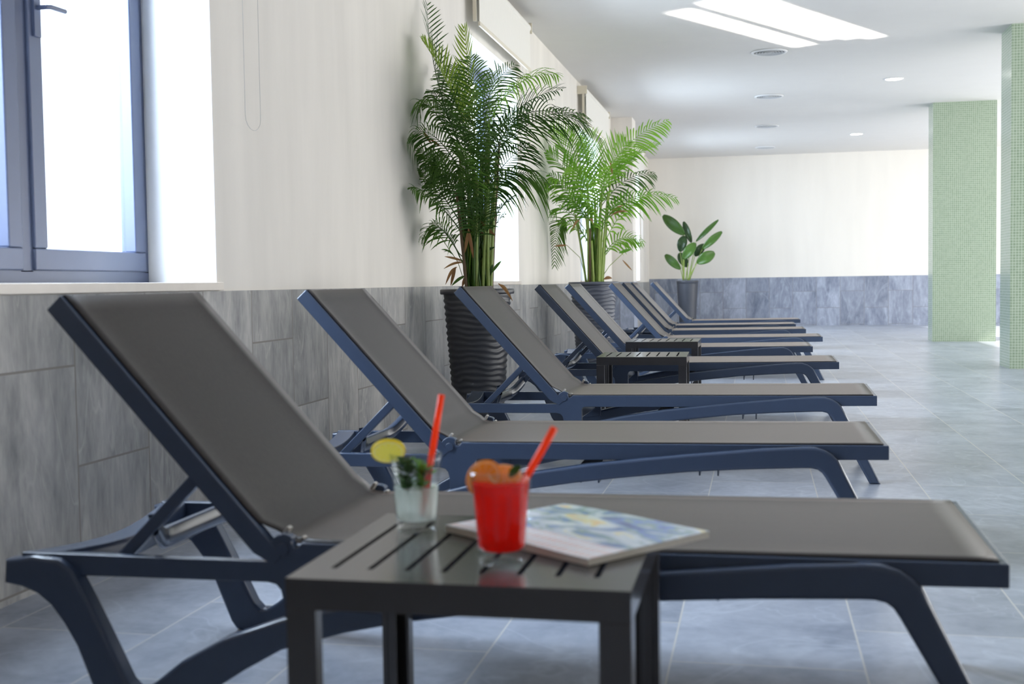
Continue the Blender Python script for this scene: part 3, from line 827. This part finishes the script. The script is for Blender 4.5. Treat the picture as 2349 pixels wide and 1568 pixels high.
def clampx(m):
    for v in m.bm.verts:
        if v.co.x < XW+.03: v.co.x = XW+.03 + (v.co.x-XW-.03)*.03
def ripple_pot(prof, amp, seg=120, nz=90, lip=True):
    """lathe with wavy horizontal ripples, heavier in the lower part"""
    (r0_, z0_), (r1_, z1_) = prof
    m = MB(); rows = []
    def rz(z): return r0_ + (r1_-r0_)*((z-z0_)/(z1_-z0_))**.9
    P = []
    for k in range(nz+1):
        z = z0_ + (z1_-z0_)*k/nz; P.append((rz(z), z))
    def rf(r_, z, t):
        if z > z1_-.045 or z < .004 or r_ < rz(max(z, z0_))-.004: return 0
        ph = 1.4*math.sin(3*t+z*9)+.8*math.sin(5*t-z*17)+.5*math.sin(9*t+z*31)
        return amp*math.sin(2*PI*z/.034 + ph)
    lipz = z1_
    P += [(r1_+.014, lipz-.030), (r1_+.018, lipz-.024), (r1_+.018, lipz-.004), (r1_+.013, lipz), (r1_-.004, lipz), (r1_-.008, lipz-.006), (r1_-.02, lipz-.07), (.002, lipz-.07)]
    m.lathe(P, seg, cap_bottom=True, cap_top=True, rf=rf)
    return m

# --- first areca palm
A = (-1.60, 6.68)
p1o = empty('potted_palm', (A[0], A[1], 0))
inv = Matrix.Translation((-A[0], -A[1], 0))
def part(m, name, mat, root, invm, **k):
    o = m.build(name, mat, None, **k); o.parent = root; o.matrix_parent_inverse = invm; return o
o = ripple_pot([(.135, .0), (.198, .80)], .0042).build('pot', M['pot'], p1o, smooth=True)
MB().lathe([(.002, .762), (.12, .766), (.176, .760)], 32, cap_bottom=False, cap_top=False).build('soil', M['soil'], p1o)
rnd = random.Random(11)
def canes(root, invm, cx, cy, z0, specs, mat, rads=(.010, .007)):
    for (dx, dy, tx, ty, tz, mt) in specs:
        m = MB(); a = Vector((cx+dx, cy+dy, z0)); b_ = Vector((cx+tx, cy+ty, tz))
        mid = Vector((cx+(dx+tx)/2+(dx-tx)*.12, cy+(dy+ty)/2, (z0+tz)/2))
        pts = [bez(a, mid, b_, k/12) for k in range(13)]
        rr2 = [(rads[0]+(rads[1]-rads[0])*k/12)*(1.14 if k % 3 == 0 else 1) for k in range(13)]
        m.tube(pts, rr2, 8); part(m, 'cane', mt or mat, root, invm, smooth=True)
sp = []
for k in range(26):
    a = rnd.uniform(0, 2*PI); q = rnd.uniform(.01, .085)
    dx, dy = q*math.cos(a), q*math.sin(a)
    sp.append((dx, dy, dx*1.5+rnd.uniform(-.03, .03), dy*1.5, rnd.uniform(1.15, 1.85), M['cane_b'] if k in (2, 9) else None))
canes(p1o, inv, A[0], A[1], .76, sp, M['cane'])
# fronds: start, bend and tip given where they stand, metres left/right of the stem, height and depth
F1 = [ # (px0,py0, px1,py1, px2,py2, depth1, depth2, leaflet, n, droop, mat)
 (1062,345, 985,190, 905,12, -.05,.10, .26,26,.05,'d'),
 (1080,330, 1035,185, 968,92, -.05,-.1, .25,20,.0,'y'),
 (1088,320, 1075,150, 1064,60, .0,.0, .14,16,-.25,'y'),
 (1095,330, 1110,190, 1180,148, .1,.3, .20,22,.35,'d'),
 (1100,335, 1165,150, 1280,172, -.05,-.15, .22,24,.5,'l2'),
 (1110,360, 1200,190, 1352,292, -.05,-.2, .24,26,.5,'d'),
 (1110,380, 1225,235, 1340,262, -.15,-.4, .24,24,.45,'d'),
 (1105,350, 1190,215, 1290,205, .1,.3, .22,24,.3,'d'),
 (1060,360, 970,190, 872,262, -.05,-.1, .22,24,.6,'d'),
 (1055,390, 985,265, 902,318, -.15,-.3, .20,22,.6,'d'),
 (1058,340, 1000,200, 922,212, .1,.15, .17,18,.5,'d'),
 (1050,440, 985,345, 915,350, -.1,-.15, .20,22,.5,'d'),
 (1050,430, 1000,320, 905,392, .0,.05, .20,22,.7,'dk'),
 (1050,500, 1000,420, 912,388, -.05,-.1, .17,20,.25,'d'),
 (1050,520, 995,445, 930,432, -.15,-.3, .17,20,.5,'d'),
 (1055,590, 1010,480, 922,548, -.05,-.1, .16,16,.55,'d'),
 (1052,580, 1005,500, 935,520, .05,.1, .15,14,.45,'d'),
 (1072,400, 1060,230, 1040,150, .1,.2, .22,24,.25,'d'),
 (1085,400, 1095,215, 1080,130, -.1,-.3, .22,24,.3,'d'),
 (1090,390, 1120,240, 1130,170, -.15,-.4, .24,24,.3,'d'),
 (1080,420, 1050,300, 1010,235, -.15,-.4, .22,22,.35,'d'),
 (1080,450, 1060,330, 1090,260, -.2,-.45, .22,22,.35,'d'),
 (1095,440, 1140,320, 1180,270, -.15,-.3, .24,22,.3,'d'),
 (1100,460, 1165,350, 1215,330, -.1,-.2, .22,20,.5,'d'),
 (1105,480, 1180,350, 1250,420, .0,.0, .24,20,.7,'d'),
 (1100,470, 1140,380, 1200,400, .1,.3, .20,18,.6,'d'),
 (1085,480, 1075,380, 1050,330, -.2,-.4, .20,20,.4,'d'),
 (1090,500, 1110,400, 1100,320, -.2,-.4, .20,20,.35,'d'),
 (1075,470, 1035,380, 990,350, .1,.2, .20,20,.4,'d'),
 (1080,520, 1060,420, 1020,400, -.1,-.2, .18,18,.45,'d'),
 (1095,540, 1130,450, 1150,400, .0,.1, .16,18,.35,'d'),
 (1100,570, 1135,480, 1178,450, -.05,-.1, .16,16,.35,'d'),
 (1105,590, 1130,510, 1160,490, .05,.1, .12,12,.3,'d'),
 (1085,545, 1090,470, 1060,420, -.2,-.3, .17,16,.4,'d'),
 (1090,560, 1100,500, 1120,440, -.15,-.2, .16,16,.3,'d'),
 (1088,300, 1060,200, 1010,160, .15,.3, .20,22,.2,'d'),
 (1085,360, 1040,250, 975,225, .1,.2, .20,22,.35,'d'),
 (1100,420, 1150,290, 1210,250, .05,.1, .22,22,.35,'d'),
 (1065,470, 1010,390, 955,415, .05,.1, .18,18,.45,'d'),
]
MT = {'d': M['palm_d'], 'y': M['palm_y'], 'l2': M['palm_l'], 'dk': M['palm_d'], 'l': M['palm_l'], 'b': M['dry']}
for (a0, b0, a1, b1, a2, b2, d1, d2, ll, n, dr, mt) in F1:
    rootp = Vector((A[0]+rnd.uniform(-.06, .06), A[1]+rnd.uniform(-.06, .06), .77))
    P0 = at(a0, b0, A[1]+d1*.3); P1 = at(a1, b1, A[1]+d1); P2 = at(a2, b2, A[1]+d2)
    for P in (P1, P2): P.x = max(P.x, XW+.05)
    m = MB(); frond(m, rootp, P0, P1, P2, int(n*1.15), ll*.98, .0105 if mt != 'y' else .018, droop=dr*1.25, rnd=rnd, twist=rnd.choice((-1, 1))*rnd.uniform(.15, .95))
    clampx(m)
    part(m, 'frond', MT[mt], p1o, inv, smooth=True)
def sprig(root, invm, Y, items):
    for (a0, b0, a1, b1, ln, wd, mt, dz) in items:
        m = MB(); p0 = at(a0, b0, Y+dz); p1 = at(a1, b1, Y+dz)
        d = p1-p0; L_ = d.length; rows = []
        s = d.cross(Vector((0, 1, 0))).normalized()
        for i in range(9):
            t = i/8; p = p0.lerp(p1, t) + Vector((0,0,1))*(ln*math.sin(PI*t)); w = wd*.5*(math.sin(PI*(.05+.93*t))**.8)
            rows.append([tuple(p-s*w), tuple(p+Vector((0, -w*.4, 0))), tuple(p+s*w)])
        m.grid(rows); part(m, 'leaf', MT[mt], root, invm, smooth=True)
sprig(p1o, inv, A[1]-.02, [
 (1066,600,1020,588,.004,.014,'b',0), (1066,601,1018,616,.012,.014,'b',0), (1048,612,1022,652,.020,.018,'b',0), (1045,612,1034,655,.004,.020,'b',-.02),
 (1068,632,1036,655,.008,.018,'d',0), (1068,634,1060,659,.004,.018,'b',0), (1100,505,1136,540,.0,.018,'b',0), (1098,532,1137,538,.004,.016,'b',0),
 (1124,632,1130,606,.004,.018,'d',0), (1128,625,1150,598,.004,.018,'d',0), (1108,580,1136,566,.004,.016,'d',0), (1075,525,1066,580,.0,.020,'b',-.05), (1074,520,1086,592,.0,.020,'b',-.07),
 (1038,583,1012,572,.010,.010,'d',0), (1040,584,1018,578,.016,.008,'d',0), (1143,650,1176,690,.014,.016,'b',-.21), (1146,652,1168,672,.010,.012,'b',-.22),
 (990,330,970,300,.0,.016,'b',-.05),(1010,335,985,318,.0,.014,'b',-.08)])
m = MB(); m.tube([at(1068,655,A[1]), at(1050,600,A[1]), at(1005,535,A[1])], .0022, 5)
part(m, 'cane', M['cane'], p1o, inv, smooth=True)
tag(p1o, 'tall dark green areca palm in a rippled black pot between the third and fourth loungers', 'potted plant', 'tall areca palms in rippled pots')

# --- second areca palm
B = (-1.50, 10.92)
p2o = empty('potted_palm', (B[0], B[1], 0)); inv2 = Matrix.Translation((-B[0], -B[1], 0))
ripple_pot([(.150, 0), (.215, .833)], .0055).build('pot', M['pot2'], p2o, smooth=True)
MB().lathe([(.002, .79), (.13, .795), (.19, .79)], 32, cap_bottom=False, cap_top=False).build('soil', M['soil'], p2o)
sp = []
for k in range(20):
    a = rnd.uniform(0, 2*PI); q = rnd.uniform(.01, .09); dx, dy = q*math.cos(a), q*math.sin(a)
    sp.append((dx, dy, dx*1.8+rnd.uniform(-.05, .05), dy*1.8, rnd.uniform(1.2, 1.75), M['cane_b'] if k == 4 else None))
canes(p2o, inv2, B[0], B[1], .79, sp, M['cane_l'], (.011, .008))
F2 = [
 (1358,470, 1300,330, 1258,300, .0,.0, .30,20,.0,'l'),
 (1352,460, 1290,370, 1215,352, -.1,-.2, .28,20,.2,'l'),
 (1345,500, 1265,385, 1192,432, -.1,-.2, .30,22,.6,'l'),
 (1350,480, 1310,340, 1300,300, .1,.2, .28,20,.0,'l'),
 (1345,530, 1280,440, 1232,500, .1,.2, .20,16,.5,'l'),
 (1360,450, 1345,350, 1330,320, .0,.1, .26,18,.15,'l'),
 (1372,440, 1425,310, 1532,276, -.1,-.3, .24,26,.45,'l'),
 (1370,440, 1420,360, 1512,330, .1,.2, .26,26,.2,'l'),
 (1375,460, 1400,350, 1440,322, .2,.4, .26,22,.0,'l'),
 (1378,510, 1440,420, 1552,455, -.1,-.3, .22,22,.5,'l'),
 (1375,480, 1430,390, 1502,398, .1,.3, .20,18,.5,'d'),
 (1385,560, 1430,460, 1490,445, .0,.0, .20,16,.4,'l'),
 (1382,590, 1420,520, 1475,555, .0,.0, .18,14,.4,'l'),
 (1380,600, 1410,540, 1470,560, .2,.3, .16,12,.3,'l'),
 (1365,500, 1350,410, 1310,380, -.2,-.4, .24,20,.35,'l'),
 (1368,500, 1385,410, 1400,380, -.2,-.4, .26,20,.3,'l'),
 (1360,520, 1330,450, 1270,450, -.2,-.3, .22,18,.4,'l'),
 (1365,540, 1355,470, 1330,440, -.25,-.4, .20,16,.4,'l'),
 (1372,550, 1395,470, 1430,450, -.2,-.3, .20,16,.35,'l'),
 (1360,570, 1320,500, 1280,510, .0,.0, .18,14,.4,'l'),
 (1305,500, 1262,500, 1226,612, .1,.15, .22,22,.35,'d'),
 (1362,430, 1370,350, 1345,300, .2,.4, .24,20,.1,'l'),
 (1350,440, 1320,380, 1250,340, .2,.4, .24,20,.2,'l'),
 (1368,470, 1410,390, 1460,360, .0,.0, .24,20,.3,'l'),
 (1355,530, 1310,420, 1245,400, .0,-.1, .22,18,.3,'l'),
]
for (a0, b0, a1, b1, a2, b2, d1, d2, ll, n, dr, mt) in F2:
    rootp = Vector((B[0]+rnd.uniform(-.07, .07), B[1]+rnd.uniform(-.06, .06), .80))
    P0 = at(a0, b0, B[1]+d1*.3); P1 = at(a1, b1, B[1]+d1); P2 = at(a2, b2, B[1]+d2)
    for P in (P0, P1, P2): P.x = max(P.x, XW+.06)
    m = MB(); frond(m, rootp if a0 > 1320 else at(1352, 560, B[1]), P0, P1, P2, int(n*1.05), ll*1.0, .018, droop=dr*1.2, rnd=rnd, twist=rnd.choice((-1, 1))*rnd.uniform(.2, 1.0))
    clampx(m)
    part(m, 'frond', MT[mt], p2o, inv2, smooth=True)
sprig(p2o, inv2, B[1]-.1, [
 (1400,372,1405,400,.0,.018,'b',-.2), (1430,470,1392,500,.02,.02,'b',0), (1440,485,1400,495,.02,.02,'b',0), (1330,505,1312,530,.03,.02,'b',-.1), (1350,505,1362,515,.03,.02,'b',-.1),
 (1420,580,1448,572,.004,.03,'l',0), (1300,562,1272,564,.0,.02,'b',0), (1428,596,1450,620,.0,.016,'b',0), (1385,640,1404,638,.01,.03,'b',-.15)])
m = MB(); m.tube([at(1378,640,B[1]), at(1398,610,B[1]), at(1432,578,B[1])], .003, 5); part(m, 'cane', M['cane_l'], p2o, inv2, smooth=True)
m = MB(); m.tube([at(1345,640,B[1]), at(1330,590,B[1]), at(1300,562,B[1])], .003, 5); part(m, 'cane', M['cane_l'], p2o, inv2, smooth=True)
tag(p2o, 'bright green areca palm in a rippled grey pot, behind the sixth lounger', 'potted plant', 'tall areca palms in rippled pots')

# --- broad-leaved plant in the far corner
D = (-1.20, 20.7)
p3o = empty('potted_plant', (D[0], D[1], 0)); inv3 = Matrix.Translation((-D[0], -D[1], 0))
m = MB(); m.lathe([(.13, 0), (.138, .01)] + [(.14+.042*(k/40)+.0012*(k % 2), .02+.77*k/40) for k in range(41)] + [(.188, .795), (.19, .83), (.182, .832), (.178, .78), (.002, .78)], 48)
m.build('pot', M['pot3'], p3o, smooth=True)
MB().lathe([(.002, .785), (.176, .785)], 24, cap_bottom=False, cap_top=False).build('soil', M['soil'], p3o)
LV = [ # base px, tip px, width(px), depth, mat, fold
 (1570,538,1521,494,25,.05,'a'), (1586,556,1568,508,15,.12,'b'), (1560,577,1570,541,22,-.02,'b'), (1567,594,1595,557,23,-.12,'a'),
 (1561,617,1526,584,19,-.05,'a'), (1577,612,1558,580,21,.08,'b'), (1594,587,1616,560,19,.05,'b'), (1611,571,1656,531,17,-.02,'a'),
 (1597,553,1648,504,11,.1,'a'), (1599,603,1639,579,26,-.1,'a')]
ground = [(1569,642), (1573,642), (1569,642), (1568,642), (1567,642), (1577,642), (1580,642), (1582,642), (1579,642), (1578,642)]
for (a0, b0, a1, b1, wpx, dd, mt), (gx, gy) in zip(LV, ground):
    Y = D[1]+dd; p0 = at(a0, b0, Y); p1 = at(a1, b1, Y+.05); wd = wpx*Y/F_PX
    m = MB(); d = p1-p0; s = d.cross(Vector((0, 1, 0))).normalized(); nrm = s.cross(d).normalized()
    if nrm.y > 0: nrm = -nrm
    rows = []
    for i in range(15):
        t = i/14; w = wd*.5*(math.sin(PI*(.03+.94*t))**.6)
        p = p0.lerp(p1, t) + nrm*(.05*math.sin(PI*t))
        rows.append([tuple(p - s*w*q + nrm*(abs(q)*w*.35)) for q in (-1, -.5, 0, .5, 1)])
    m.grid(rows); o = part(m, 'leaf', M['bigleaf'] if mt == 'a' else M['bigleaf_d'], p3o, inv3, smooth=True); solidify(o, .003)
    m = MB(); g0 = at(gx, gy, D[1]); mid = g0.lerp(p0, .5) + Vector((0, 0, .03)); m.tube([bez(g0, mid, p0, k/8) for k in range(9)], [.010-.0006*k for k in range(9)], 6)
    part(m, 'stalk', M['cane_l'], p3o, inv3, smooth=True)
tag(p3o, 'small plant with broad oval leaves in a plain dark pot by the far wall', 'potted plant')

# ------------------------------------------------------------------ light
w = bpy.data.worlds.new('sky'); S.world = w; w.use_nodes = True
bg = w.node_tree.nodes['Background']; bg.inputs[0].default_value = (.80, .89, 1, 1); bg.inputs[1].default_value = 2.3
def area(name, loc, rot, sx, sy, power, color=(1,1,1), spread=180):
    l = bpy.data.lights.new(name, 'AREA'); l.shape = 'RECTANGLE'; l.size = sx; l.size_y = sy; l.energy = power; l.color = color; l.spread = R(spread)
    o = bpy.data.objects.new(name, l); C.objects.link(o); o.location = loc; o.rotation_euler = rot
    return o
for (a, b_) in allw:      # daylight through the left windows
    area('window_daylight', (XG-.62, (a+b_)/2, (ZS+ZT)/2+.35), (0, R(-90+32), 0), 2.3, b_-a+.5, 330*(b_-a)/1.6, (.74, .86, 1))
for (a, b_), kk in zip(RW, (66, 110, 100, 100)):        # daylight through the glazed pool side
    area('terrace_daylight', (XR+.12, (a+b_)/2, 1.3), (0, R(90), 0), 2.5, b_-a, kk*(b_-a)/4, (1, .94, .85))
sun = bpy.data.lights.new('sun', 'SUN'); sun.energy = 9; sun.color = (1, .93, .80); sun.angle = R(.6)
so = bpy.data.objects.new('sun', sun); C.objects.link(so)
sd = Vector((-4.1, .25, -2.6)).normalized(); so.rotation_euler = sd.to_track_quat('-Z', 'Y').to_euler()
# sun glint thrown up to the ceiling by the pool water: two narrow beams divided by a window bar
def glint(corners, src_off, power):
    c = sum(corners, Vector())/len(corners)
    return c
GP = 1.0
def beam(name, c, lx, ly, yaw, power):
    """patch of lx by ly metres on the ceiling, long side turned by yaw"""
    hd = Vector((math.cos(yaw), math.sin(yaw), 0))
    src = c + hd*5.0 - Vector((0, 0, 2.9)); d = (c-src).normalized()
    z = -d; x = Vector((-hd.y, hd.x, 0)); y_ = z.cross(x)
    o = area(name, (0, 0, 0), (0, 0, 0), ly, lx*abs(d.z), power, (1, .97, .9), 1.2)
    o.matrix_world = Matrix(((x.x, y_.x, z.x, src.x), (x.y, y_.y, z.y, src.y), (x.z, y_.z, z.z, src.z), (0, 0, 0, 1)))
hd_ = Vector((math.cos(R(59)), math.sin(R(59)), 0))
for (ex, ey, wd_, pw) in ((.44, 11.72, .235, 9), (.672, 11.463, .181, 7), (.876, 11.486, .181, 7), (1.08, 11.509, .181, 7)):
    beam('pool_glint', Vector((ex, ey, HC)) - hd_*1.7, 3.4, wd_, R(59), pw*GP)

S.view_settings.view_transform = 'Standard'; S.view_settings.look = 'None'; S.view_settings.gamma = 1; S.view_settings.exposure = 0.44
S.view_settings.use_curve_mapping = False
S.cycles.max_bounces = 10; S.cycles.diffuse_bounces = 5; S.cycles.transmission_bounces = 10; S.cycles.transparent_max_bounces = 12
S.cycles.caustics_reflective = False; S.cycles.caustics_refractive = False
S.cycles.sample_clamp_indirect = 6
S.cycles.use_denoising = True
